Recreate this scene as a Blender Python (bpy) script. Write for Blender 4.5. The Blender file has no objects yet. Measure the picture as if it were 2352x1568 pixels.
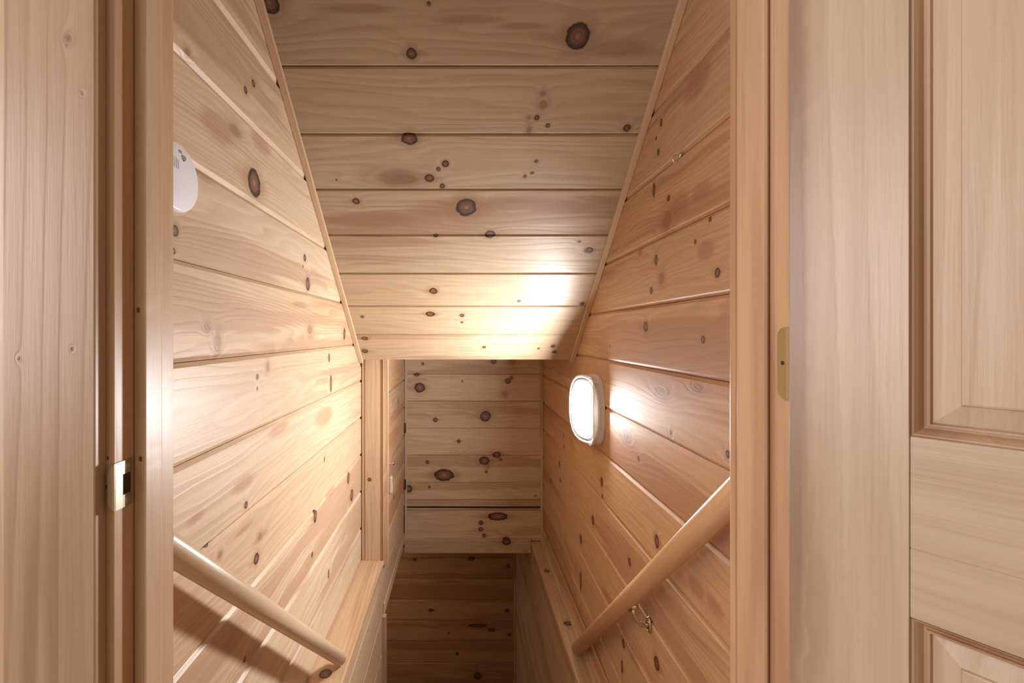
import bpy, bmesh, math, random
from mathutils import Vector, Matrix
random.seed(7)
C = bpy.data.collections.new('scene'); bpy.context.scene.collection.children.link(C)
SC = bpy.context.scene
# ------------------------------------------------------------------ camera, world, light, exposure
EYE = 1.11; F = 1020.0; VX, VY = 1061.0, 766.0
cd = bpy.data.cameras.new('camera'); cam = bpy.data.objects.new('camera', cd); C.objects.link(cam)
cam.location = (0, 0, EYE); cam.rotation_euler = (math.pi/2, 0, 0)
cd.sensor_width = 36; cd.lens = F/2352*36; cd.shift_x = (1176-VX)/2352; cd.shift_y = -(784-VY)/2352
cd.clip_start = 0.02; SC.camera = cam
W = bpy.data.worlds.new('world'); SC.world = W; W.use_nodes = True
W.node_tree.nodes['Background'].inputs[0].default_value = (0.62, 0.72, 1, 1)
W.node_tree.nodes['Background'].inputs[1].default_value = 0.6
SC.view_settings.view_transform = 'Standard'; SC.view_settings.look = 'None'
SC.view_settings.exposure = 0.0; SC.view_settings.gamma = 1; SC.view_settings.use_curve_mapping = False
LAMP_L = 235.0
def area(name, loc, rot, sx, sy, power, col):
    l = bpy.data.lights.new(name, 'AREA'); l.shape = 'RECTANGLE'; l.size = sx; l.size_y = sy; l.energy = power; l.color = col
    o = bpy.data.objects.new(name, l); C.objects.link(o); o.location = loc; o.rotation_euler = rot; return o
area('window_daylight', (-1.88, -0.42, 1.40), (math.pi/2, 0, -math.pi/2), 1.1, 1.2, 33, (1.0, 0.93, 0.96))
area('room_overhead_fill', (-0.9, -1.3, 2.33), (0, 0, 0), 0.35, 0.35, 7, (1.0, 0.90, 0.80))  # added overhead fill in the unseen room, for casing and door
area('lower_hall_fill', (-0.95, 3.1, -0.42), (0, 0, 0), 0.25, 0.25, 4.5, (1.0, 0.8, 0.62))  # added dim fill that lifts the lower far wall
# ------------------------------------------------------------------ materials
def nmat(name):
    m = bpy.data.materials.new(name); m.use_nodes = True
    return m, m.node_tree.nodes, m.node_tree.links, m.node_tree.nodes['Principled BSDF']
def simple(name, col, rough=.4, metal=0, emit=0, spec=.5):
    m, n, l, p = nmat(name)
    p.inputs['Base Color'].default_value = (*col, 1); p.inputs['Roughness'].default_value = rough
    p.inputs['Metallic'].default_value = metal; p.inputs['Specular IOR Level'].default_value = spec
    if emit: p.inputs['Emission Color'].default_value = (*col, 1); p.inputs['Emission Strength'].default_value = emit
    t = n.new('ShaderNodeTexNoise'); t.inputs['Scale'].default_value = 60
    b = n.new('ShaderNodeBump'); b.inputs['Strength'].default_value = .04; b.inputs['Distance'].default_value = .002
    l.new(t.outputs[0], b.inputs['Height']); l.new(b.outputs[0], p.inputs['Normal'])
    return m
PALE = dict(light=(.615, .450, .293), dark=(.40, .25, .130), heart=(.37, .195, .105), knot=(.135, .062, .038))
def tone(k=1.0, warm=0.0, **kw):
    d = {}
    for q, c in PALE.items():
        d[q] = (min(1, c[0]*k*(1+warm*.10)), c[1]*k*(1-warm*.10), c[2]*k*(1-warm*.28))
    d.update(kw); return d
NM = [0]
def wood(t=None, knots=(), soft=(), streaks=(), seed=None, axis='x', heart=.5, rings=1.0, rough=.40, straight=False, name='pine'):
    """knots: (along, across, r_along, r_across) in the piece's own coordinates"""
    t = t or tone(); NM[0] += 1
    rnd = random.Random(seed if seed is not None else NM[0]*13)
    m, n, l, p = nmat(name + '_%d' % NM[0])
    def M(op, a, b=None, c=None, clamp=False):
        q = n.new('ShaderNodeMath'); q.operation = op; q.use_clamp = clamp
        for i, v in enumerate((a, b, c)):
            if v is None: continue
            if isinstance(v, (int, float)): q.inputs[i].default_value = v
            else: l.new(v, q.inputs[i])
        return q.outputs[0]
    def step(v, a, b, lo=0.0, hi=1.0):
        q = n.new('ShaderNodeMapRange'); q.interpolation_type = 'SMOOTHSTEP'
        l.new(v, q.inputs[0]); q.inputs[1].default_value = a; q.inputs[2].default_value = b
        q.inputs[3].default_value = lo; q.inputs[4].default_value = hi; return q.outputs[0]
    def mix(f, a, b):
        q = n.new('ShaderNodeMix'); q.data_type = 'RGBA'
        if isinstance(f, float): q.inputs[0].default_value = f
        else: l.new(f, q.inputs[0])
        for i, v in ((6, a), (7, b)):
            if isinstance(v, tuple): q.inputs[i].default_value = (*v, 1)
            else: l.new(v, q.inputs[i])
        return q.outputs[2]
    tc = n.new('ShaderNodeTexCoord'); co = tc.outputs['Object']
    if axis != 'x':
        s = n.new('ShaderNodeSeparateXYZ'); l.new(co, s.inputs[0]); cb = n.new('ShaderNodeCombineXYZ')
        order = {'y': (1, 0, 2), 'z': (2, 0, 1)}[axis]
        for i, o_ in enumerate(order): l.new(s.outputs[o_], cb.inputs[i])
        co = cb.outputs[0]
    def mapped(scale, off):
        q = n.new('ShaderNodeMapping'); l.new(co, q.inputs[0]); q.inputs['Scale'].default_value = scale
        q.inputs['Location'].default_value = off; return q.outputs[0]
    def noise(vec, scale, detail, rough_=.5):
        q = n.new('ShaderNodeTexNoise'); l.new(vec, q.inputs['Vector']); q.inputs['Scale'].default_value = scale
        q.inputs['Detail'].default_value = detail; q.inputs['Roughness'].default_value = rough_; return q.outputs[0]
    off = [rnd.uniform(-40, 40) for _ in range(3)]
    n1 = noise(mapped((.45, 6, 6) if straight else (1.0, 7.0, 7.0), off), 1.0, 2.0)
    n2 = noise(mapped((.6, 8, 8), (off[1], off[2], off[0])), 1.0, 3.0)
    nf = noise(mapped((9, 330, 330), off), 1.0, 2.0, .6)
    sy = n.new('ShaderNodeSeparateXYZ'); l.new(co, sy.inputs[0])
    y = sy.outputs[1]
    def dist(ks):
        d = None
        for (a, b, ra, rb) in ks:
            q = n.new('ShaderNodeMapping'); l.new(co, q.inputs[0])
            q.inputs['Scale'].default_value = (1/ra, 1/rb, 0); q.inputs['Location'].default_value = (-a/ra, -b/rb, 0)
            v = n.new('ShaderNodeVectorMath'); v.operation = 'LENGTH'; l.new(q.outputs[0], v.inputs[0])
            d = v.outputs['Value'] if d is None else M('MINIMUM', d, v.outputs['Value'])
        if d is not None:
            w_ = noise(mapped((40, 60, 60), off), 1.0, 1.0)
            d = M('MULTIPLY', d, M('MULTIPLY_ADD', w_, .34, .83))
        return d
    allk = list(knots) + list(soft)
    field = M('ADD', M('MULTIPLY', n1, (9.0 if straight else 11.0)*rings), M('MULTIPLY', y, (62.0 if straight else 40.0)*rings))
    dk = dist(knots); ds = dist(soft)
    da = dk if ds is None else (ds if dk is None else M('MINIMUM', dk, ds))
    if da is not None:
        field = M('ADD', field, M('DIVIDE', 3.2, M('ADD', M('MULTIPLY', da, da), 1.2)))
    r = M('FRACT', field)
    r = M('MULTIPLY', step(r, .0, .82), step(r, .84, 1.0, 1.0, 0.0))
    col = mix(M('MULTIPLY', r, .20 if straight else .27), t['light'], t['dark'])
    n3 = noise(mapped((2.0, 70, 70), (off[2], off[0], off[1])), 1.0, 3.0)
    col = mix(M('MULTIPLY', step(n3, .40, .75), .30), col, t['dark'])
    hm = step(M('ADD', n2, M('MULTIPLY', r, .03)), .60-heart*.12, .69-heart*.12)
    col = mix(M('MULTIPLY', hm, .55), col, t['heart'])
    dst = dist(streaks)
    if dst is not None: col = mix(M('MULTIPLY', step(M('MULTIPLY_ADD', n1, .8, M('SUBTRACT', dst, .4)), .45, 1.05, 1.0, 0.0), .60), col, t['heart'])
    col = mix(M('MULTIPLY', step(nf, .45, .75), .22), col, t['dark'])
    rr = M('MULTIPLY_ADD', n2, .22, rough-.08)
    if ds is not None:
        col = mix(step(ds, .6, 1.25, .55, 0.0), col, t['knot'])
        col = mix(step(ds, .8, 2.8, .40, 0.0), col, t['heart'])
    if dk is not None:
        col = mix(step(dk, .8, 2.3, .50, 0.0), col, t['heart'])
        big = [k for k in knots if k[3] > .011]
        if big:
            dt_ = dist([(a+.6*ra*(1 if (i_ % 2) else -1), b, ra*3.4, rb*.75) for i_, (a, b, ra, rb) in enumerate(big)])
            col = mix(step(dt_, .25, 1.2, .55, 0.0), col, t['heart'])
        inner = mix(step(M('FRACT', M('MULTIPLY', dk, 2.6)), .2, .9), tuple(c*1.5 for c in t['knot']), tuple(c*.85 for c in t['knot']))
        inner = mix(step(dk, .05, .45), tuple(c*2.4 for c in t['knot']), inner)
        inner = mix(step(dk, .60, .92), inner, tuple(c*.22 for c in t['knot']))
        col = mix(step(dk, .94, 1.10, 1.0, 0.0), col, inner)
    l.new(col, p.inputs['Base Color']); l.new(rr, p.inputs['Roughness'])
    p.inputs['Specular IOR Level'].default_value = .6
    b = n.new('ShaderNodeBump'); b.inputs['Strength'].default_value = .16; b.inputs['Distance'].default_value = .003
    l.new(M('ADD', M('ADD', M('MULTIPLY', r, .4), n1), M('MULTIPLY', nf, .35)), b.inputs['Height']); l.new(b.outputs[0], p.inputs['Normal'])
    return m
M_white = simple('white_plastic', (.80, .80, .82), .35)
M_hood = simple('grey_white_plastic', (.66, .66, .68), .4)
M_lens = simple('lit_lens', (.98, .98, 1.0), .3, emit=LAMP_L)
M_brass = simple('worn_brass', (.50, .46, .35), .34, 1)
M_gold = simple('gold_lacquer', (.40, .29, .14), .5, .5)
M_chrome = simple('chrome', (.8, .8, .82), .12, 1)
M_steel = simple('screw_steel', (.45, .52, .62), .25, 1)
M_nickel = simple('brushed_nickel', (.66, .57, .44), .25, 1)
M_groove = simple('groove_dark', (.0022, .0040, .0048), 1.0, spec=0)  # near-black colour paints in the darkness of the lamp's ring grooves
M_black = simple('black_iron', (.02, .02, .02), .5)
M_dark = simple('dark_backing', (.05, .025, .015), .9)
M_grey = simple('grey_print', (.38, .38, .40), .6)
M_plaster = simple('painted_ceiling', (.74, .70, .64), .8)
M_floor = wood(tone(.9, .4), seed=3, axis='y', name='floor_pine')
# ------------------------------------------------------------------ mesh helpers
def setp(o, label=None, cat=None, group=None, kind=None):
    if label: o['label'] = label
    if cat: o['category'] = cat
    if group: o['group'] = group
    if kind: o['kind'] = kind
    return o
def link(name, me, mat=None, parent=None, mw=None, smooth=False):
    o = bpy.data.objects.new(name, me); C.objects.link(o)
    if mat: me.materials.append(mat)
    if smooth:
        for f in me.polygons: f.use_smooth = True
    if parent: o.parent = parent; o.matrix_parent_inverse = Matrix()
    if mw is not None:
        o.matrix_local = (mw_of(parent).inverted() @ mw) if parent else mw
    o['_mw'] = 0; del o['_mw']
    WM[o.name] = mw if mw is not None else (mw_of(parent) if parent else Matrix())
    return o
WM = {}
def mw_of(o): return WM.get(o.name, Matrix())
def bm_to(name, bm, mat=None, parent=None, mw=None, smooth=False):
    bmesh.ops.recalc_face_normals(bm, faces=bm.faces)
    me = bpy.data.meshes.new(name); bm.to_mesh(me); bm.free()
    return link(name, me, mat, parent, mw, smooth)
def empty(name, loc=(0, 0, 0), mw=None):
    o = bpy.data.objects.new(name, None); C.objects.link(o); o.empty_display_size = .05
    mw = mw or Matrix.Translation(loc); o.matrix_local = mw; WM[o.name] = mw; return o
def add_box(bm, lo, hi, bev=0.0, seg=2):
    r = bmesh.ops.create_cube(bm, size=1)
    vs = r['verts']
    for v in vs:
        v.co = Vector([(lo[i]+hi[i])/2 + v.co[i]*(hi[i]-lo[i]) for i in range(3)])
    if bev:
        es = list({e for v in vs for e in v.link_edges})
        bmesh.ops.bevel(bm, geom=es, offset=bev, segments=seg, affect='EDGES', profile=.5)
def box(name, lo, hi, mat, parent=None, bev=.0015, **kw):
    """box given in world coordinates; own origin at its centre so that grain follows the piece"""
    c = Vector([(lo[i]+hi[i])/2 for i in range(3)]); bm = bmesh.new()
    add_box(bm, [lo[i]-c[i] for i in range(3)], [hi[i]-c[i] for i in range(3)], bev)
    return bm_to(name, bm, mat, parent, Matrix.Translation(c))
def tube(bm, pts, rad, n=16, cap=True):
    rings = []
    pts = [Vector(p) for p in pts]
    for i, p in enumerate(pts):
        d = (pts[min(i+1, len(pts)-1)] - pts[max(i-1, 0)]).normalized()
        up = Vector((0, 0, 1)) if abs(d.z) < .95 else Vector((1, 0, 0))
        s = d.cross(up).normalized(); u = s.cross(d)
        r = rad[i] if isinstance(rad, (list, tuple)) else rad
        rings.append([bm.verts.new(p + (s*math.cos(a)+u*math.sin(a))*r) for a in [2*math.pi*k/n for k in range(n)]])
    for a, b in zip(rings, rings[1:]):
        for k in range(n): bm.faces.new((a[k], a[(k+1) % n], b[(k+1) % n], b[k]))
    if cap: bm.faces.new(rings[0][::-1]); bm.faces.new(rings[-1])
# ------------------------------------------------------------------ planes
class Frame:
    def __init__(s, O, B, N):
        s.O = Vector(O); s.B = Vector(B).normalized(); s.N = Vector(N).normalized(); s.A = s.B.cross(s.N)
    def mat(s, a, b, z=0):
        p = s.O + s.A*a + s.B*b + s.N*z
        m = Matrix.Identity(4)
        for i, v in enumerate((s.A, s.B, s.N)):
            for j in range(3): m[j][i] = v[j]
        m.translation = p; return m
    def hit(s, px, py):
        """point of this real plane seen at photo pixel px,py -> (along, across, depth)"""
        d = Vector(((px-VX)/F, 1, -(py-VY)/F)); e = Vector((0, 0, EYE))
        t = (s.O-e).dot(s.N)/d.dot(s.N); p = e + d*t - s.O
        return p.dot(s.A), p.dot(s.B), t
    def knots(s, lst):
        out = []
        for k in lst:
            px, py, r = k[:3]; asp = k[3] if len(k) > 3 else 1.0
            a, b, t = s.hit(px, py); out.append((a, b, r*t/F*asp, r*t/F))
        return out
def plank(fr, a0, a1, b0, b1, parent, knots=(), soft=(), streaks=(), th=.018, ch=.0085, cdp=.006, t=None, cuts=(), name='plank', gap=.0005, **kw):
    am, bm_ = (a0+a1)/2, (b0+b1)/2; h = (b1-b0)/2 - gap; L = (a1-a0)/2
    if ch: prof = [(-h, -th), (-h, -cdp-.001), (-h+.0006, -cdp), (-h+ch, 0), (h-ch, 0), (h-.0006, -cdp), (h, -cdp-.001), (h, -th)]
    else: prof = [(-h, -th), (-h, -.0012), (-h+.0012, 0), (h-.0012, 0), (h, -.0012), (h, -th)]
    bm = bmesh.new(); r = []
    for x in (-L, L): r.append([bm.verts.new((x, y, z)) for y, z in prof])
    k = len(prof)
    for i in range(k): bm.faces.new((r[0][i], r[0][(i+1) % k], r[1][(i+1) % k], r[1][i]))
    bm.faces.new(r[0]); bm.faces.new(r[1])
    mw = fr.mat(am, bm_); inv = mw.inverted()
    for (co, no) in cuts:
        bmesh.ops.bisect_plane(bm, geom=bm.verts[:]+bm.edges[:]+bm.faces[:], plane_co=inv @ Vector(co),
            plane_no=(inv.to_3x3() @ Vector(no)), clear_outer=True)
        ed = [e for e in bm.edges if len(e.link_faces) == 1]
        if ed: bmesh.ops.edgeloop_fill(bm, edges=ed)
    if not bm.faces: bm.free(); return None
    def loc(ks):
        return [(a-am, b-bm_, ra, rb) for (a, b, ra, rb) in ks if b0-rb*.7 < b < b1+rb*.7 and a0-ra < a < a1+ra]
    m = wood(t, loc(knots), loc(soft), loc(streaks), **kw)
    return bm_to(name, bm, m, parent, mw)
def backing(name, lo, hi, label, cat='wall', mat=None):
    o = box(name, lo, hi, mat or M_dark, bev=0); setp(o, label, cat, kind='structure'); return o
# ------------------------------------------------------------------ main numbers (metres)
XL, XR = -.493, .537
TAN = .868; TH = math.atan(TAN); HC = EYE+1.720
CEIL_O = (0, 0, HC); CN = Vector((0, -math.sin(TH), -math.cos(TH))); CB = Vector((0, -math.cos(TH), math.sin(TH)))
fL = Frame((XL, 0, 0), (0, 0, 1), (1, 0, 0))
fR = Frame((XR, 0, 0), (0, 0, 1), (-1, 0, 0))
fC = Frame(CEIL_O, CB, CN)
fB = Frame((0, 2.95, 0), (0, 0, 1), (0, -1, 0))
fF = Frame((0, 3.79, 0), (0, 0, 1), (0, -1, 0))
Y_END = 2.128; Y0 = .6475
ceil_cut = [((0, 0, HC), (0, math.sin(TH), math.cos(TH)))]          # planks of the side walls stop at the sloping ceiling
# ------------------------------------------------------------------ left wall
kl = fL.knots([(584,420,31,.95),(582,191,8),(564,207,8),(700,592,8),(696,612,3),(707,652,15,.8),(791,766,13,.6),(591,865,6),(590.6,892,4),
   (756,821,9,.6),(760,880,19,.3),(565,1159,8),(589,1282.6,12),(724,1185,14,.7),(717,1273,6),(745,1055,6,.5),
   (800,1098,13,.7),(808,1137,13,.9),(562,1514,6),(402,530,13),(398,577,8),(480,1250,6,1.6),(755,1318,10,.4)])
sl = fL.knots([(500,790,30,.5),(476,752,14),(712,757,12,1.5),(597,1231,9),(505,1274,9),(615,842,12,.8),(540,300,14,2.0),(430,120,10)])
stl = fL.knots([(500,290,40,2.2),(600,330,26,2.5),(745,955,26,3),(640,985,18,4),(560,1110,24,3),(450,1190,16,3),(600,1230,14,5),(760,1130,12,4),(560,1215,10,6),(700,1330,14,5),(470,405,14,4),(690,700,10,6)])
wl = backing('wall_left', (XL-.075, .56+.0875, -.04), (XL-.0185, 2.32, 2.45), 'upper stairwell wall on the left, clad in pale knotty pine boards with a smoke alarm')
jz = 1.0587
tl = {0: tone(1.06, .0), 1: tone(1.12, -.1), 2: tone(1.08, -.1), 3: tone(1.12, -.3), 4: tone(1.05, .0), 5: tone(1.04, .1), 6: tone(1.12, -.2)}
for i in range(-6, 8):
    b0 = jz+i*.1803; b1 = b0+.1803; b0 = max(b0, -.0003)
    if b1 < .02: continue
    plank(fL, Y0, 2.172, b0, b1, wl, kl, sl, stl, cuts=ceil_cut, t=tl[(i*3) % 7], seed=100+i, heart=.3+.5*random.random(), rings=.9+.7*random.random())
# ------------------------------------------------------------------ right wall
kr = fR.knots([(1518.6,281.5,8,.7),(1507,317.6,4),(1512,349.5,8,.7),(1502,435.7,15,.4),(1535.5,454.7,7),(1507,597,12,.6),(1496,667,7),
   (1647.5,626.3,11),(1483,750.6,12),(1614.6,779.7,9),(1401,794.6,3),(1597,555,5),(1631,503,6),(1540,993,6),(1671.6,1043,9),(1466.5,1052,6),
   (1285,1065,7,.8),(1382,1106,11,.7),(1383.6,1140.7,6),(1362,1194.5,11,.8),(1334.4,1238,10,.8),(1508.6,1243,15,.7),(1446,1290,9,.8),
   (1432,1477,10,.8),(1508,1523,15,.8),(1428.7,1530,16,.3),(1334,1335,22,.25),(1265,1102,5),(1287,1102,5),(1295,1000,4),(1296,1025,4)])
sr = fR.knots([(1532,508,26,.9),(1519,640,15,.9),(1440,1000,16,1.5),(1520,905,20,2.2),(1600,890,12,2.5),(1470,580,8)])
stw = fR.knots([(1560,470,34,1.6),(1610,440,26,2),(1620,575,28,1.6),(1600,1350,26,2),(1640,1390,24,2),(1560,870,10,6),(1470,230,30,2),(1600,190,40,1.6),(1400,1380,16,4),(1450,1500,16,4)])
wr = backing('wall_right', (XR+.0185, Y0, -.30), (XR+.075, 2.95, 2.45), 'stairwell wall on the right, clad in knotty pine boards and carrying the oval lamp')
jr = 1.11+.537*.150
for i in range(-9, 7):
    b0 = jr+i*.1796; b1 = b0+.1796; b0 = max(b0, -.27)
    if b1 < -.25: continue
    plank(fR, -2.948, -Y0, b0, b1, wr, kr, sr, stw, cuts=ceil_cut if b0 > 1.0 else (), t=tone(.76 if b0 > .9 else .86, .6+.4*random.random()), seed=200+i, rough=.56, heart=.4+.5*random.random(), rings=.8+.6*random.random())
# ------------------------------------------------------------------ sloping ceiling
kc = fC.knots([(1327,83,27),(945,123,12),(618,6,22),(985,8,4),(1233,270,6),(1258,288,5),(1440,294,8),(940,318,14,1.3),(1023,376,8),(1007,388,5),
   (986,409,9,1.2),(1016,427,6),(1232,370,4),(1206,405,4),(1222,397,4),(773,413,2),(818,462,8),(1071,476,23),(1126,538,10,1.2),(1001,541,5),
   (1353,574,8,1.2),(1330,555,4),(995,668,9),(1192,691,4),(1337,697,5),(988,721,8,1.3),(1061,724,5),(1061,740,3),(832,727,4),(838,777,6,1.2),(838,806,7),
   (1112,797,4),(1270,795,5),(1273,808,5),(1237,800,3)])
scn = fC.knots([(1247,242,10),(915,410,22,2.2),(1247,215,7),(1215,300,12,.5),(1215,270,5)])
ce = box('ceiling', (-.7, .0, 0), (.7, .1, .1), M_dark, bev=0)
bm = bmesh.new()
def cpt(x, y, off): return Vector((x, y, HC-TAN*y)) - CN*off
vs = [bm.verts.new(cpt(x, y, o)) for x in (XL-.07, XR+.07) for (y, o) in ((.60, .019), (Y_END-.005, .019), (Y_END+.03, .05), (.60, .05))]
for f in ((0,1,2,3), (4,7,6,5), (0,4,5,1), (1,5,6,2), (2,6,7,3), (3,7,4,0)): bm.faces.new([vs[i] for i in f])
bpy.data.objects.remove(ce); ce = bm_to('ceiling', bm, M_dark)
setp(ce, 'sloping stairwell ceiling of wide knotty pine boards running down between the two walls', 'ceiling', kind='structure')
s0 = 1.171/math.cos(TH)          # distance down the slope of the first joint
wc = .18
stc = fC.knots([(820,20,11,9),(1080,45,12,9),(1420,110,24,4.5),(1200,60,10,8),(860,505,26,5),(1060,480,34,4),(1290,480,22,5),(930,412,13,4),(1180,470,20,6)])
tcs = [tone(.70,-.25), tone(.75,-.3), tone(.78,-.3), tone(.74,-.05), tone(.80,-.2), tone(.86,-.1), tone(.88,-.1), tone(.88,-.1), tone(.76,0), tone(.76,0)]
for i in range(-4, 7):
    b1 = -(s0+i*wc); b0 = b1-wc
    if i == 6: b0 = -(Y_END/math.cos(TH))
    if i == -4: continue
    plank(fC, XL-.0, XR+.0, b0, b1, ce, kc, scn, stc, t=tcs[(i+1) % 10], seed=300+i, heart={0:.3,2:.9,3:.3,-1:.6}.get(i,.35), rings=.7+.5*random.random(), ch=.005, cdp=.004)
# trims along the ceiling edges
for n_, (x0, x1, lab) in enumerate(((XL+.0005, XL+.0195, 'thin pine trim along the left edge of the sloping ceiling'), (XR-.0195, XR-.0005, 'thin pine trim along the right edge of the sloping ceiling'))):
    bm = bmesh.new(); L0 = -(Y_END+.006)/math.cos(TH); L1 = -(.70)/math.cos(TH)
    add_box(bm, (x0-(x0+x1)/2, L0-(L0+L1)/2, 0), (x1-(x0+x1)/2, L1-(L0+L1)/2, .013), .0012)
    o = bm_to('trim_%d' % (n_+1), bm, wood(tone(1.02, .1), seed=41, straight=True+n_, axis='y', rings=.5), None, fC.mat((x0+x1)/2, (L0+L1)/2, .0003))
    setp(o, lab, 'trim', kind='structure')
# flat lower ceiling beyond the slope
lc = box('ceiling', (XL-.1, Y_END+.006, .992), (XR+.1, 2.96, 1.05), wood(tone(.98), seed=5), bev=0)
setp(lc, 'flat low ceiling hidden behind the bottom of the sloping boards', 'ceiling', kind='structure')
# ------------------------------------------------------------------ back wall (header over the lower stairs)
kb = fB.knots([(964,890,11,1.1),(971,835,3),(1134,830,6),(1166,875,6),(1174.6,867.6,4),(1062,875,2),(1115,956,12),(1000,964,5),(1054,1013,4),(1141,1044,7,1.4),
   (1112.4,1057.6,9,1.3),(1020,1090.7,13,1.7),(981.7,1061,4),(1117,1083,3),(1150,1055,3),(938.7,1122,8),(986,1118,3),(1143.6,1185.7,9,2.5),(1104.4,1200,5),(1104.4,1215,5),
   (1112,1230,4),(1162.4,1240,7,1.4),(1230,1138,2),(957,860,4,1.5)])
sb = fB.knots([(1160,905,8),(1120,1070,6),(1175,830,10)])
wb = backing('wall_back', (-.40, 2.969, -.32), (XR+.05, 3.02, 1.0), 'short end wall of horizontal knotty pine boards at the back above the lower stairs')
zb = [EYE-(y-766)*2.95/F for y in (797, 859, 921, 983.3, 1044.8, 1107.6, 1147)]
for i in range(6):
    plank(fB, -.379, XR-.001, zb[i+1], zb[i], wb, kb, sb, t=tone(1.06+.05*(i % 2), -.1), seed=400+i, heart=.5 if i != 2 else .9, ch=.002, cdp=.002)
zz = lambda y: EYE-(y-766)*2.95/F
plank(fB, -.379, XR-.001, -.2672, zz(1172), wb, kb, sb, t=tone(1.08, -.1), seed=409, ch=.002, cdp=.002)
plank(fB, -.379, XR-.001, zz(1171.5), zz(1167), wb, t=tone(1.0), seed=410, ch=.001, cdp=.001, name='bead')
fB2 = Frame((0, 2.935, 0), (0, 0, 1), (0, -1, 0))
plank(fB2, -.379, XR-.001, zz(1161), zz(1146.5), wb, kb, (), t=tone(.97), seed=411, ch=0, th=.014, name='rail_board')
plank(Frame((0, 2.925, 0), (0, 0, 1), (0, -1, 0)), -.379, .4555, zz(1266), zz(1235), wb, kb, (), t=tone(.88, .1), seed=412, ch=0, th=.042, name='rail_board')
o = box('trim_3', (XR-.0175, 2.932, -.27), (XR-.0005, 2.9495, .975), wood(tone(1.03), seed=44, straight=True, axis='z', rings=.4)); setp(o, 'slim vertical pine corner strip at the right end of the back wall', 'trim', kind='structure')
o = box('trim_4', (-.3785, 2.932, -.30), (-.3640, 2.9495, .975), wood(tone(1.06), seed=45, straight=True, axis='z', rings=.4)); setp(o, 'slim vertical pine corner strip at the left end of the back wall', 'trim', kind='structure')
# ------------------------------------------------------------------ post, ledge and low door on the left
fP = Frame((0, 2.175, 0), (1, 0, 0), (0, -1, 0))      # grain runs vertically
post = empty('trim_5', (-.43, 2.19, 0)); setp(post, 'pine boxed post standing on the left ledge below the end of the ceiling', 'post', kind='structure')
kp = fP.knots([(848.5,1101,4)])
def vplank(y, x0, x1, z0, z1, parent, name, th=.018, **kw):
    fr = Frame((0, y, 0), (1, 0, 0), (0, -1, 0))      # A = B x N = X x -Y = -Z
    return plank(fr, -z1, -z0, x0, x1, parent, ch=0, th=th, name=name, **kw)
vplank(2.175, -.476, -.388, .001, .99, post, 'face_board', knots=kp, t=tone(1.02), seed=50)
vplank(2.1765, -.4925, -.4765, .001, .99, post, 'side_strip', t=tone(.9, .8), seed=51, th=.01)
vplank(2.1685, -.3875, -.360, -.02, .99, post, 'corner_strip', t=tone(1.05), seed=52, th=.022)
sill = empty('trim_6', (-.44, 1.4, 0)); setp(sill, 'pine ledge running along the foot of the left wall at floor level', 'ledge', kind='structure')
box('ledge_board', (XL-.0175, .66, -.022), (-.381, 2.200, 0), wood(tone(1.0, .3), [(.02,.0,.02,.02)], seed=53, straight=True, axis='y'), sill, bev=.003)
box('apron', (-.3995, .66, -.074), (-.3835, 2.93, -.0225), wood(tone(.95, .3), seed=54, straight=True, axis='y'), sill, bev=.001)
# lower part of the left wall under the ledge
wll = backing('wall_left_lower', (-.46, Y0+.01, -3.6), (-.4030, 2.13, -.03), 'lower left stairwell wall of pine boards underneath the ledge')
fLL = Frame((-.384, 0, 0), (0, 0, 1), (1, 0, 0))
for i in range(19):
    plank(fLL, Y0+.02, 2.93 if i == 0 else 2.128, -.247-.175*i, -.0745-.175*i, wll, t=tone(.94, .5*random.random()), seed=500+i, ch=.003, cdp=.003)
box('bottom_rail', (-.3835, 2.161, -.262), (-.3770, 2.93, -.205), wood(tone(1.03), seed=55, straight=True, axis='y'), sill, bev=.002)
o = box('trim_7', (-.417, 2.1305, -3.6), (-.3655, 2.160, -.250), wood(tone(.8, .2), seed=56, straight=True, axis='z')); setp(o, 'upright pine trim at the corner of the opening at the bottom of the stairs', 'trim', kind='structure')
box('edge_strip', (-.3835, .70, -.0765), (-.3815, 2.93, -.0735), wood(tone(1.02), seed=57, straight=True, axis='y'), sill, bev=.002)
# wall beyond the post with the small plank door
fL2 = Frame((-.380, 0, 0), (0, 0, 1), (1, 0, 0))
d2 = empty('door_2', (-.39, 2.93, .0)); setp(d2, 'small plank access door with black hinges in the left wall beyond the post', 'door', kind='structure')
kd = fL2.knots([(915,920,7,.6),(905,1140,6),(912,1165,4)])
for i in range(-4, 5):
    b0 = .624+i*.18; b1 = b0+.18; b0 = max(b0, -.022); b1 = min(b1, .985)
    if b1-b0 < .02: continue
    plank(fL2, 2.215, 2.928, b0, b1, d2, kd, t=tone(.90, .5+.5*(i % 2)), seed=600+i, heart=.6, ch=.005)
for z in (EYE-(983-766)*2.93/F, EYE-(1112-766)*2.93/F):
    bm = bmesh.new(); add_box(bm, (-.0015, -.012, -.030), (.0035, .0, .030), .001); tube(bm, [(.005, .0, -.033), (.005, .0, .033)], .005, 10)
    for q in (-.02, 0, .02): tube(bm, [(.0035, -.006, q), (.005, -.006, q)], .0025, 8)
    bm_to('hinge', bm, M_black, d2, Matrix.Translation((-.3795, 2.930, z)))
bm = bmesh.new(); tube(bm, [(0, 0, 0), (.008, 0, 0), (.012, 0, 0), (.016, 0, 0), (.022, 0, 0), (.0255, 0, 0)], [.006, .004, .005, .010, .010, .005], 16)
bm_to('knob', bm, M_chrome, d2, Matrix.Translation((-.380, 2.335, EYE-(1064-766)*2.33/F)), smooth=True)
tl_ = empty('turn_latch', (-.380, 2.315, EYE-(1112-766)*2.315/F)); setp(tl_, 'small cream wooden turn latch on the plank access door', 'latch')
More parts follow.
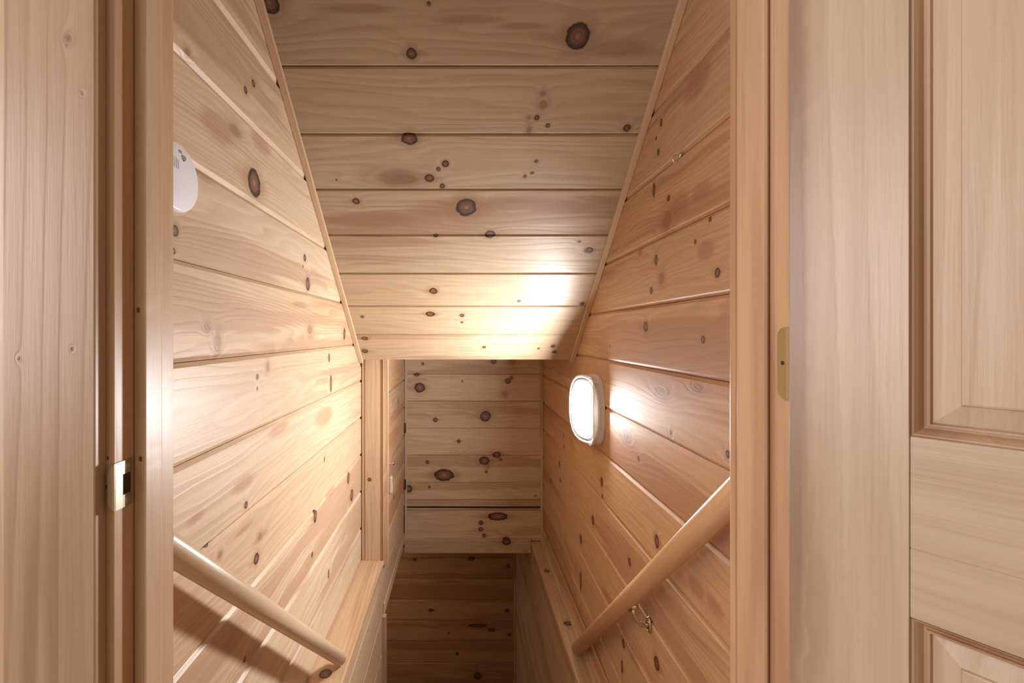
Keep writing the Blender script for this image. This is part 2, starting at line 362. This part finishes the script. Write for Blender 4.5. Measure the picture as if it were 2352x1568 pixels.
bm = bmesh.new(); add_box(bm, (.0005, -.014, -.044), (.018, .014, .044), .004)
bm_to('latch_bar', bm, wood(tone(1.1, -.3), seed=60, axis='z'), tl_, WM['turn_latch'] @ Matrix.Rotation(.12, 4, 'X'))
bm = bmesh.new(); tube(bm, [(.018, 0, .02), (.0205, 0, .02)], .004, 12); bm_to('screw', bm, M_brass, tl_, WM['turn_latch'])
# ------------------------------------------------------------------ right ledge and lower right wall
r6 = empty('trim_8', (.5, 1.8, -.27)); setp(r6, 'pine ledge along the foot of the right wall, lower than the left one', 'ledge', kind='structure')
fRL = Frame((0, 0, -.268), (0, 1, 0), (0, 0, 1))
kk = Frame((0, 0, -.268), (1, 0, 0), (0, 0, 1))       # A = -? -> along y
ks = kk.knots([(1256,1311,6,.9),(1304,1431.6,9,.8)])
o = plank(kk, -2.949, -.70, .4575, .5365, r6, ks, ch=0, th=.020, name='ledge_board', t=tone(1.0, .1), seed=61)
box('base_strip', (.516, .70, -.2675), (.5365, 2.93, -.250), wood(tone(1.0), seed=62, axis='y'), r6, bev=.004)
box('base_moulding', (.5265, .70, -.2495), (.5365, 2.93, -.160), wood(tone(.98, .4), seed=63, axis='y'), r6, bev=.003)
wrl = backing('wall_right_lower', (.4765, Y0+.01, -3.6), (.53, 3.79, -.29), 'lower right stairwell wall of greyish pine boards below the ledge')
fRR = Frame((.458, 0, 0), (0, 0, 1), (-1, 0, 0))
kr2 = fRR.knots([(1210,1275,6,.3),(1207,1325,8,.3),(1235,1398,8,.3),(1206,1370,6,.3),(1246,1475,10,.3),(1225,1465,7,.2),(1250,1535,10,.2),(1270,1480,6,.2)])
for i in range(18):
    plank(fRR, -3.788, -Y0-.02, -.468-.18*i, -.289-.18*i, wrl, kr2, t=tone(.9, .1), seed=700+i, ch=.002, cdp=.001)
# ------------------------------------------------------------------ far wall of the lower hall, floor, stairs
wf = backing('wall_far', (-1.45, 3.809, -3.6), (.53, 3.86, -.33), 'dim far wall of dark reddish pine boards at the bottom of the stairs')
kf = fF.knots([(953,1285,3,1.6),(1083,1282.5,4,1.8),(1167.6,1300,4),(1098,1436,4,5),(1097,1551.6,8),(1130,1446,4,2),(1050,1501,3),(1165,1402,4),(1031,1453,2),(990,1401,3,2),(1170,1457,4)])
z0 = EYE-(1329-766)*3.79/F
for i in range(-3, 15):
    b1 = z0-.1785*i; b0 = b1-.1785; b1 = min(b1, -.335)
    if b0 > -.36 or b0 < -3.6: continue
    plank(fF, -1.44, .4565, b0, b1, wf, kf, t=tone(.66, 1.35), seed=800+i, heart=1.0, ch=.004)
o = box('trim_9', (.440, 3.770, -3.6), (.4565, 3.7885, -.34), wood(tone(.8, .8), seed=64, axis='z')); setp(o, 'narrow upright trim in the right corner of the dim far wall', 'trim', kind='structure')
backing('wall_lower_hall', (-1.52, 2.10, -3.6), (-1.45, 3.86, -.30), 'side wall of the lower hall, out of sight to the left', mat=wood(tone(.9), seed=65, axis='y'))
backing('wall_lower_near', (-1.45, 2.06, -3.6), (-.462, 2.125, -.30), 'near wall of the lower hall behind the stairs, out of sight', mat=wood(tone(.9), seed=66))
o = box('ceiling', (-1.45, 2.21, -.335), (-.400, 3.86, -.275), wood(tone(.95), seed=67), bev=0); setp(o, 'low pine ceiling of the lower hall left of the stairs', 'ceiling', kind='structure')
o = box('ceiling', (-.3995, 3.025, -.33), (.53, 3.86, -.27), wood(tone(.95), seed=68), bev=0); setp(o, 'low pine ceiling of the lower hall behind the end wall', 'ceiling', kind='structure')
o = box('floor', (-1.52, .6, -3.66), (.53, 3.86, -3.601), M_floor, bev=0); setp(o, 'lower hall floor at the foot of the stairs', 'floor', kind='structure')
st = empty('staircase', (0, .66, -3.6)); setp(st, 'steep pine staircase going down between the lower walls', 'stairs', kind='structure')
N_ = 16; rise = 3.6/17; run = .185
wt = wood(tone(.95, .4), seed=70); wri = wood(tone(.95, .2), seed=71)
for i in range(N_):
    z = -rise*(i+1); y = .665+run*i
    box('tread', (-.3985, y-.022+.022, z-.03), (.4555, y+run+.022, z), wt, st, bev=.006)
    box('riser', (-.3985, y, z-.0+.0005), (.4555, y+.0-.015+.018, z+rise-.031), wri, st, bev=0)
# ------------------------------------------------------------------ doorway: front wall, jambs, casings
def front(x0, x1, z0, z1, lab): return backing('wall_front', (x0, .5365, z0), (x1, .6465, z1), lab, mat=wood(tone(1.02), seed=72, axis='z'))
front(-1.9, -.440, 0.0, 2.40, 'pine wall left of the doorway, seen as a sliver beside the left casing')
front(.416, 2.2, 0.0, 2.40, 'wall right of the doorway, hidden behind the open door')
front(-.4395, .4155, 2.052, 2.40, 'wall above the doorway')
j1 = empty('trim_10', (-.43, .59, 0)); setp(j1, 'left door jamb with dented varnish, rounded stop and brass strike plate', 'door jamb', kind='structure')
box('jamb_board', (-.4390, .5360, 0), (-.42, .6470, 2.03), wood(tone(.92, .4), [(-.09,.0,.0022,.0012),(-.055,.002,.002,.001),(.27,-.004,.002,.001)], seed=73, straight=True, axis='z', rings=.6), j1, bev=.0012)
box('door_stop', (-.4198, .567, 0), (-.405, .602, 2.03), wood(tone(.96, .2), [(.125,-.001,.003,.002),(-.065,.002,.003,.002),(.60,.003,.002,.0015)], seed=74, straight=True, axis='z', rings=.4), j1, bev=.003)
sp = bmesh.new()
# strike plate: plate with a latch hole, cupped lip towards the room
def plate_piece(y0, y1, z0, z1): add_box(sp, (-.0002, y0, z0), (.0014, y1, z1), .0003, 1)
plate_piece(.5365, .5485, .895, .953); plate_piece(.5485, .5640, .936, .953); plate_piece(.5485, .5640, .895, .911); plate_piece(.5615, .5640, .911, .936)
prev = None
for k in range(7):
    a = k/6*1.2; y = .5365-.0065*math.sin(a); x = .0012-.006*(1-math.cos(a)); hz = .029-.010*(k/6)**2
    ring = [sp.verts.new((x, y, .924-hz)), sp.verts.new((x, y, .924+hz)), sp.verts.new((x-.0012, y, .924+hz)), sp.verts.new((x-.0012, y, .924-hz))]
    if prev:
        for q in range(4): sp.faces.new((prev[q], prev[(q+1) % 4], ring[(q+1) % 4], ring[q]))
    else: sp.faces.new(ring)
    prev = ring
sp.faces.new(prev[::-1])
plt = bm_to('strike_plate', sp, M_brass, j1, Matrix.Translation((-.4199, 0, 0))); plt['label'] = 'brass strike plate with rounded lip'
bm = bmesh.new(); add_box(bm, (.0, .5490, .9115), (.0006, .5610, .9355)); bm_to('latch_hole_dark', bm, M_dark, plt, Matrix.Translation((-.4199, 0, 0)))  # flat dark slab, the shade of the latch hole put into its colour
for z in (.9445, .9030):
    bm = bmesh.new(); tube(bm, [(.0012, .556, z), (.0022, .556, z)], [.0042, .0034], 14); add_box(bm, (.0022, .5552, z-.0026), (.0024, .5568, z+.0026)); bm_to('screw', bm, M_steel, plt, Matrix.Translation((-.4199, 0, 0)))
j2 = empty('trim_11', (.405, .59, 0)); setp(j2, 'right door jamb holding a gold hinge leaf beside the open door', 'door jamb', kind='structure')
box('jamb_board', (.396, .5360, 0), (.4155, .6470, 2.03), wood(tone(1.0, .3), seed=75, straight=True, axis='z', rings=.5), j2, bev=.0012)
box('door_stop', (.387, .5685, 0), (.3945, .628, 2.03), wood(tone(1.0, .3), seed=76, straight=True, axis='z', rings=.5), j2, bev=.0036)
box('edge_bead', (.3885, .632, 0), (.3958, .646, 2.03), wood(tone(1.0, .3), seed=77, straight=True, axis='z', rings=.4), j2, bev=.003)
bm = bmesh.new(); zc = 1.074; hh = .044; pr = []
for k in range(17):
    a = math.pi/2 - math.pi*k/16
    y_ = .5390 + (.0165)*max(0, math.cos(a))**.6; z_ = (hh-.014)*(1 if a > 0 else -1)*(1 if abs(a) > 1e-6 else 0)+.014*math.sin(a)
    pr.append((y_, zc+z_))
pr += [(.5362, zc-hh), (.5362, zc+hh)]
for x in (0.0, -.0015): pass
va = [bm.verts.new((0, y, z)) for y, z in pr]; vb = [bm.verts.new((-.0016, y, z)) for y, z in pr]
bm.faces.new(va); bm.faces.new(vb[::-1])
for i in range(len(pr)): bm.faces.new((va[i], va[(i+1) % len(pr)], vb[(i+1) % len(pr)], vb[i]))
hg = bm_to('hinge_leaf', bm, M_gold, j2, Matrix.Translation((.3959, 0, 0)))
for y, z in ((.5400, zc+.032), (.5460, zc), (.5400, zc-.030)):
    bm = bmesh.new(); tube(bm, [(-.0015, y, z), (-.0022, y, z)], .0026, 12); bm_to('screw', bm, M_black, hg, Matrix.Translation((.3959, 0, 0)))
o = box('trim_12', (-.4395, .536, 2.0305), (.4155, .647, 2.05), wood(tone(1), seed=78, straight=True)); setp(o, 'head jamb across the top of the doorway', 'door jamb', kind='structure')
kca = [(.57,.030,.008,.006),(.555,.030,.004,.003),(.20-.0,-.028,.0022,.002),(-.0,.03,.002,.002)]
fK = Frame((0, .519, 0), (-1, 0, 0), (0, -1, 0))
def case_knots(lst, x_c, z_c):
    out = []
    for px, py, r in lst:
        out.append((EYE-(py-VY)*.519/F-z_c, (px-VX)*.519/F-x_c, r*.519/F*1.3, r*.519/F))
    return out
ck = case_knots([(155,88,7),(152,104,3),(164,801,3),(43,823,3),(187,215,3)], -.483, 1.05)
o = box('trim_13', (-.537, .519, 0), (-.4293, .5362, 2.10), wood(tone(.75, .15), ck[2:4], ck[:2]+ck[4:], seed=79, straight=True, axis='z', rings=.6), bev=.0015); setp(o, 'wide flat pine casing board at the left edge of the doorway', 'casing', kind='structure')
o = box('trim_14', (.4065, .5215, 0), (.515, .5362, 2.10), wood(tone(1.0, .2), seed=80, straight=True, axis='z'), bev=.0015); setp(o, 'pine casing board behind the hinge side of the open door', 'casing', kind='structure')
o = box('trim_15', (-.537, .519, 2.1005), (.515, .5362, 2.20), wood(tone(1.0), seed=81), bev=.0015); setp(o, 'pine head casing above the doorway', 'casing', kind='structure')
# ------------------------------------------------------------------ the open panelled door on the right
e = Vector((.589, -.808, 0)).normalized(); yv = Vector((0, 0, 1)).cross(e)
DM = Matrix.Identity(4)
for i, v in enumerate((e, yv, Vector((0, 0, 1)))):
    for j in range(3): DM[j][i] = v[j]
DM.translation = Vector((.372, .505, .012))
door = empty('door_1', mw=DM); setp(door, 'varnished pale pine door with raised panels, standing open at the right of the doorway', 'door', kind='structure')
def dbox(name, x0, x1, z0, z1, mat):
    c = Vector(((x0+x1)/2, .0175, (z0+z1)/2)); bm = bmesh.new()
    add_box(bm, (x0-c.x, -.0175, z0-c.z), (x1-c.x, .0175, z1-c.z), .0007, 1)
    return bm_to(name, bm, mat, door, DM @ Matrix.Translation(c))
dt = tone(1.04, -.6)
dbox('hinge_stile', 0, .0975, 0, 2.02, wood(dt, [], [(0.1,-.045,.5,.013)], seed=90, straight=True, axis='z', rings=.6, heart=.1, rough=.34))  # soft entry draws one long darker band along the hinge edge
dbox('lock_stile', .6645, .762, 0, 2.02, wood(dt, seed=91, straight=True, axis='z', rings=.6, rough=.34))
zL0, zL1, zJ = .838-.012, 1.012-.012, .9045-.012
for z0_, z1_, s_ in ((0, .235, 92), (zL0, zJ, 93), (zJ, zL1, 94), (1.62, 1.70, 95), (1.91, 2.02, 96)):
    dbox('rail', .098, .664, z0_, z1_, wood(dt, straight=True, seed=s_, axis='x', rings=.7, rough=.34))
def rect_loops(name, x0, x1, z0, z1, prof, fill, mat, parent):
    cx, cz = (x0+x1)/2, (z0+z1)/2; bm = bmesh.new(); loops = []
    for ins, dep in prof:
        loops.append([bm.verts.new((x-cx, dep, z-cz)) for x, z in ((x0+ins, z0+ins), (x1-ins, z0+ins), (x1-ins, z1-ins), (x0+ins, z1-ins))])
    for a, b in zip(loops, loops[1:]):
        for k in range(4): bm.faces.new((a[k], a[(k+1) % 4], b[(k+1) % 4], b[k]))
    if fill: bm.faces.new(loops[-1])
    return bm_to(name, bm, mat, parent, DM @ Matrix.Translation((cx, 0, cz)))
for (x0, x1) in ((.098, .355), (.407, .664)):
    for (z0_, z1_) in ((.235, zL0), (zL1, 1.62), (1.70, 1.91)):
        sd = int(x0*1000+z0_*100)
        pn = rect_loops('panel', x0, x1, z0_, z1_, [(.0135, .0125), (.032, .0075), (.0328, .0050), (.0345, .0046)], True, wood(tone(1.06, -.5), seed=sd, straight=True, axis='z', rings=.8, heart=.2), door)
        rect_loops('moulding', x0, x1, z0_, z1_, [(0, 0), (.0008, .0022), (.0022, .0026), (.005, .0062), (.0078, .0112), (.0095, .0116), (.0100, .0085), (.0122, .0085), (.0128, .0110), (.0135, .0126)], False,
            wood(tone(.88, .35), seed=sd+1, axis='z', rings=.3), pn)
for z0_, z1_ in ((.235, zL0), (zL1, 1.62), (1.70, 1.91)):
    dbox('mullion', .3555, .4065, z0_+.0005, z1_-.0005, wood(dt, seed=97, straight=True, axis='z', rings=.6))
for hz in (.22, 1.062, 1.80):
    bm = bmesh.new(); tube(bm, [(.0, .0, hz-.044), (.0, .0, hz+.044)], .006, 12); bm_to('hinge_knuckle', bm, M_gold, door, DM @ Matrix.Translation((-.008, .030, 0)))
# ------------------------------------------------------------------ handrails
def rod(name, p0, p1, r, mat, parent=None):
    p0, p1 = Vector(p0), Vector(p1); d = (p1-p0); L = d.length; d.normalize()
    s = d.cross(Vector((0, 0, 1))).normalized(); u = s.cross(d); m = Matrix.Identity(4)
    for i, v in enumerate((d, s, u)):
        for j in range(3): m[j][i] = v[j]
    m.translation = (p0+p1)/2; bm = bmesh.new()
    tube(bm, [(-L/2, 0, 0), (-L/2+.003, 0, 0), (L/2-.003, 0, 0), (L/2, 0, 0)], [r*.93, r, r, r*.93], 32)
    o = bm_to(name, bm, mat, parent, m)
    for f in o.data.polygons: f.use_smooth = len(f.vertices) == 4
    return o
hl = empty('handrail', (-.42, 1.07, .41)); setp(hl, 'round pine handrail on the left wall, casting a dark shadow below it', 'handrail', group='stair handrails')
rod('rail', (-.446, .652, EYE-.304), (-.4085, 1.492, EYE-1.092), .0205, wood(tone(1.03, -.1), seed=98, straight=True, rings=.8, rough=.35), hl)
hr = empty('handrail', (.487, 1.3, .36)); setp(hr, 'thick pine handrail on the right wall below the oval lamp, with a metal bracket', 'handrail', group='stair handrails')
rod('rail', (.4775, .665, EYE-.175), (.494, 1.905, EYE-1.352), .0245, wood(tone(.95, .8), seed=99, straight=True, rings=.8, rough=.35), hr)
bm = bmesh.new(); tube(bm, [(0, 0, 0), (-.003, 0, 0), (-.0045, 0, 0)], [.016, .016, .012], 20)
bz = Matrix.Translation((XR-.0006, 1.272, EYE-.832)); bp = bm_to('bracket_plate', bm, M_nickel, hr, bz @ Matrix.Scale(1.5, 4, (0, 0, 1)), smooth=True)
bm = bmesh.new(); tube(bm, [(-.004, 0, 0), (-.020, .0, -.002), (-.033, .0, .008), (-.042, .0, .026), (-.045, .0, .050)], [.008, .007, .006, .006, .006], 14); bm_to('bracket_arm', bm, M_nickel, bp, bz, smooth=True)
bm = bmesh.new(); tube(bm, [(-.045, -.020, .064), (-.045, .022, .026)], .0065, 12); bm_to('bracket_saddle', bm, M_nickel, bp, bz, smooth=True)
for q in (.018, -.018):
    bm = bmesh.new(); tube(bm, [(-.0035, 0, q), (-.0065, 0, q)], [.0035, .002], 10); bm_to('screw', bm, M_nickel, bp, bz)
# ------------------------------------------------------------------ oval lamp on the right wall
LZ = EYE-(941-766)*1.75/F; HY, HZ, EXP, PHI = .112, .134, 2.6, math.radians(16)
LA = Vector((math.sin(PHI), -math.cos(PHI), 0)); LN = Vector((-math.cos(PHI), -math.sin(PHI), 0)); lm = Matrix.Identity(4)
for i, v in enumerate((LA, Vector((0, 0, 1)), LN)):
    for j in range(3): lm[j][i] = v[j]
lm.translation = Vector((.487, 1.775, LZ))
lamp = empty('bulkhead_lamp', mw=lm); setp(lamp, 'glowing white oval bulkhead lamp with a hood, on the right wall', 'lamp')
def sup(a, ins=0):
    c, s = math.cos(a), math.sin(a)
    return ((HY-ins)*math.copysign(abs(c)**(2/EXP), c), (HZ-ins)*math.copysign(abs(s)**(2/EXP), s))
def lathe_oval(name, prof, mat, parent, fill=True, n=72, wall=False):
    bm = bmesh.new(); L = []
    if wall:
        L.append([])
        for k in range(n):
            x, y = sup(2*math.pi*(k+.5)/n, -.004); p = lm @ Vector((x, y, 0)); p.x = XR-.0006; L[0].append(bm.verts.new(lm.inverted() @ p))
    for ins, z in prof: L.append([bm.verts.new((*sup(2*math.pi*(k+.5)/n, ins), z)) for k in range(n)])
    for a, b in zip(L, L[1:]):
        for k in range(n): bm.faces.new((a[k], a[(k+1) % n], b[(k+1) % n], b[k]))
    if fill: bm.faces.new(L[-1])
    return bm_to(name, bm, mat, parent, lm, smooth=not wall)
lathe_oval('base', [(-.001, -.004), (.012, -.004)], M_hood, lamp, wall=True)
lathe_oval('bezel', [(.0, -.0038), (.0, .002), (.002, .004), (.0100, .0045), (.0110, .002), (.0115, -.0035)], M_white, lamp, fill=False)
lathe_oval('inner_ring', [(.0145, -.0035), (.0150, .002), (.0165, .0040), (.024, .0042), (.0255, .002), (.0260, -.0025)], M_white, lamp, fill=False)
lathe_oval('groove_shade_strip', [(.012, -.0030), (.048, -.0028)], M_groove, lamp, fill=False)
lathe_oval('lens', [(.0300, -.0025), (.0305, .0035), (.033, .0065), (.045, .0110), (.060, .0155), (.080, .0175), (.098, .018)], M_lens, lamp)
bm = bmesh.new(); n = 30; xc_ = .078; A0 = 1.2
pts = [sup(-A0+2*A0*k/n, -.0015) for k in range(n+1)]; pts = [p for p in pts if p[0] > xc_]
ymax = max(p[1] for p in pts); pts = [(xc_, -ymax-.002)]+pts+[(xc_, ymax+.002)]
lo_ = [bm.verts.new((x, y, -.0035)) for x, y in pts]; hi_ = [bm.verts.new((x-(.004 if x > xc_+.01 else 0), y, (.0055)+.0035*(1-(x-xc_)/(HY-xc_)))) for x, y in pts]
for k in range(len(pts)): bm.faces.new((lo_[k], lo_[(k+1) % len(pts)], hi_[(k+1) % len(pts)], hi_[k]))
bm.faces.new(hi_); bm.faces.new(lo_[::-1]); bm_to('hood', bm, M_hood, lamp, lm)
for s_ in (1, -1):
    bm = bmesh.new(); x, y = .055, s_*.124; tube(bm, [(x, y, -.003), (x, y, .0075)], .010, 20); tube(bm, [(x, y, .0075), (x, y, .0090)], .004, 12); bm_to('screw_boss', bm, M_white, lamp, lm)
# ------------------------------------------------------------------ smoke alarm on the left wall
am = fL.mat(.744, EYE+(766-413)*.760/F, 0)
al = empty('smoke_alarm', mw=am); setp(al, 'round white smoke alarm on the left wall, half hidden by the jamb', 'alarm')
bm = bmesh.new(); R_ = .0585; prof = [(.052, .0005), (R_*.97, .003), (R_, .008), (R_, .014), (R_*.97, .0175), (R_*.92, .019), (.006, .0192)]; L = []
for r, z in prof: L.append([bm.verts.new((r*math.cos(2*math.pi*k/64), r*math.sin(2*math.pi*k/64), z)) for k in range(64)])
for a, b in zip(L, L[1:]):
    for k in range(64): bm.faces.new((a[k], a[(k+1) % 64], b[(k+1) % 64], b[k]))
bm.faces.new(L[-1]); bm_to('housing', bm, M_white, al, am, smooth=True)
bm = bmesh.new(); tube(bm, [(.012, .035, .019), (.012, .035, .0215)], [.0055, .004], 16); tube(bm, [(.003, .042, .019), (.003, .042, .0205)], .003, 12); bm_to('test_button', bm, M_chrome, al, am)
bm = bmesh.new()
for q in range(4): add_box(bm, (-.016+q*.0045, .012, .0192), (-.0145+q*.0045, .030-.001*q, .0194))
bm_to('printed_text', bm, M_grey, al, am)
# ------------------------------------------------------------------ cup hook on the right wall
hk = fR.mat(-1.092, EYE+(766-356)*1.092/F, 0); bm = bmesh.new()
tube(bm, [(0, 0, 0), (0, 0, .002)], .006, 14)
P = [(0, 0, .001), (0, 0, .010), (0, -.002, .014), (0, -.007, .018), (0, -.013, .018), (0, -.018, .014), (0, -.018, .009), (0, -.014, .006)]
tube(bm, P, .0016, 10)
o = bm_to('cup_hook', bm, M_chrome, None, hk, smooth=True); setp(o, 'tiny metal cup hook screwed in the board joint high on the right wall', 'hook')
# ------------------------------------------------------------------ the room the camera stands in
o = box('floor', (-1.9, -3.0, -.03), (2.2, .66, 0), M_floor, bev=0); setp(o, 'upstairs pine floor on the near side of the doorway', 'floor', kind='structure')
o = box('ceiling', (-1.9, -3.0, 2.4), (2.2, .6465, 2.44), M_plaster, bev=0); setp(o, 'plain ceiling of the room behind the camera', 'ceiling', kind='structure')
rw = wood(tone(1.0), seed=110, straight=True, axis='x')
for nm, lo, hi, lb in (('wall_room_left', (-1.96, -3, 0), (-1.9, .6465, 2.4), 'room wall left of the camera'), ('wall_room_right', (2.2, -3, 0), (2.26, .6465, 2.4), 'room wall right of the camera'),
                       ('wall_room_back', (-1.9, -3.06, 0), (2.2, -3.0, 2.4), 'room wall behind the camera')):
    backing(nm, lo, hi, lb, mat=M_plaster)
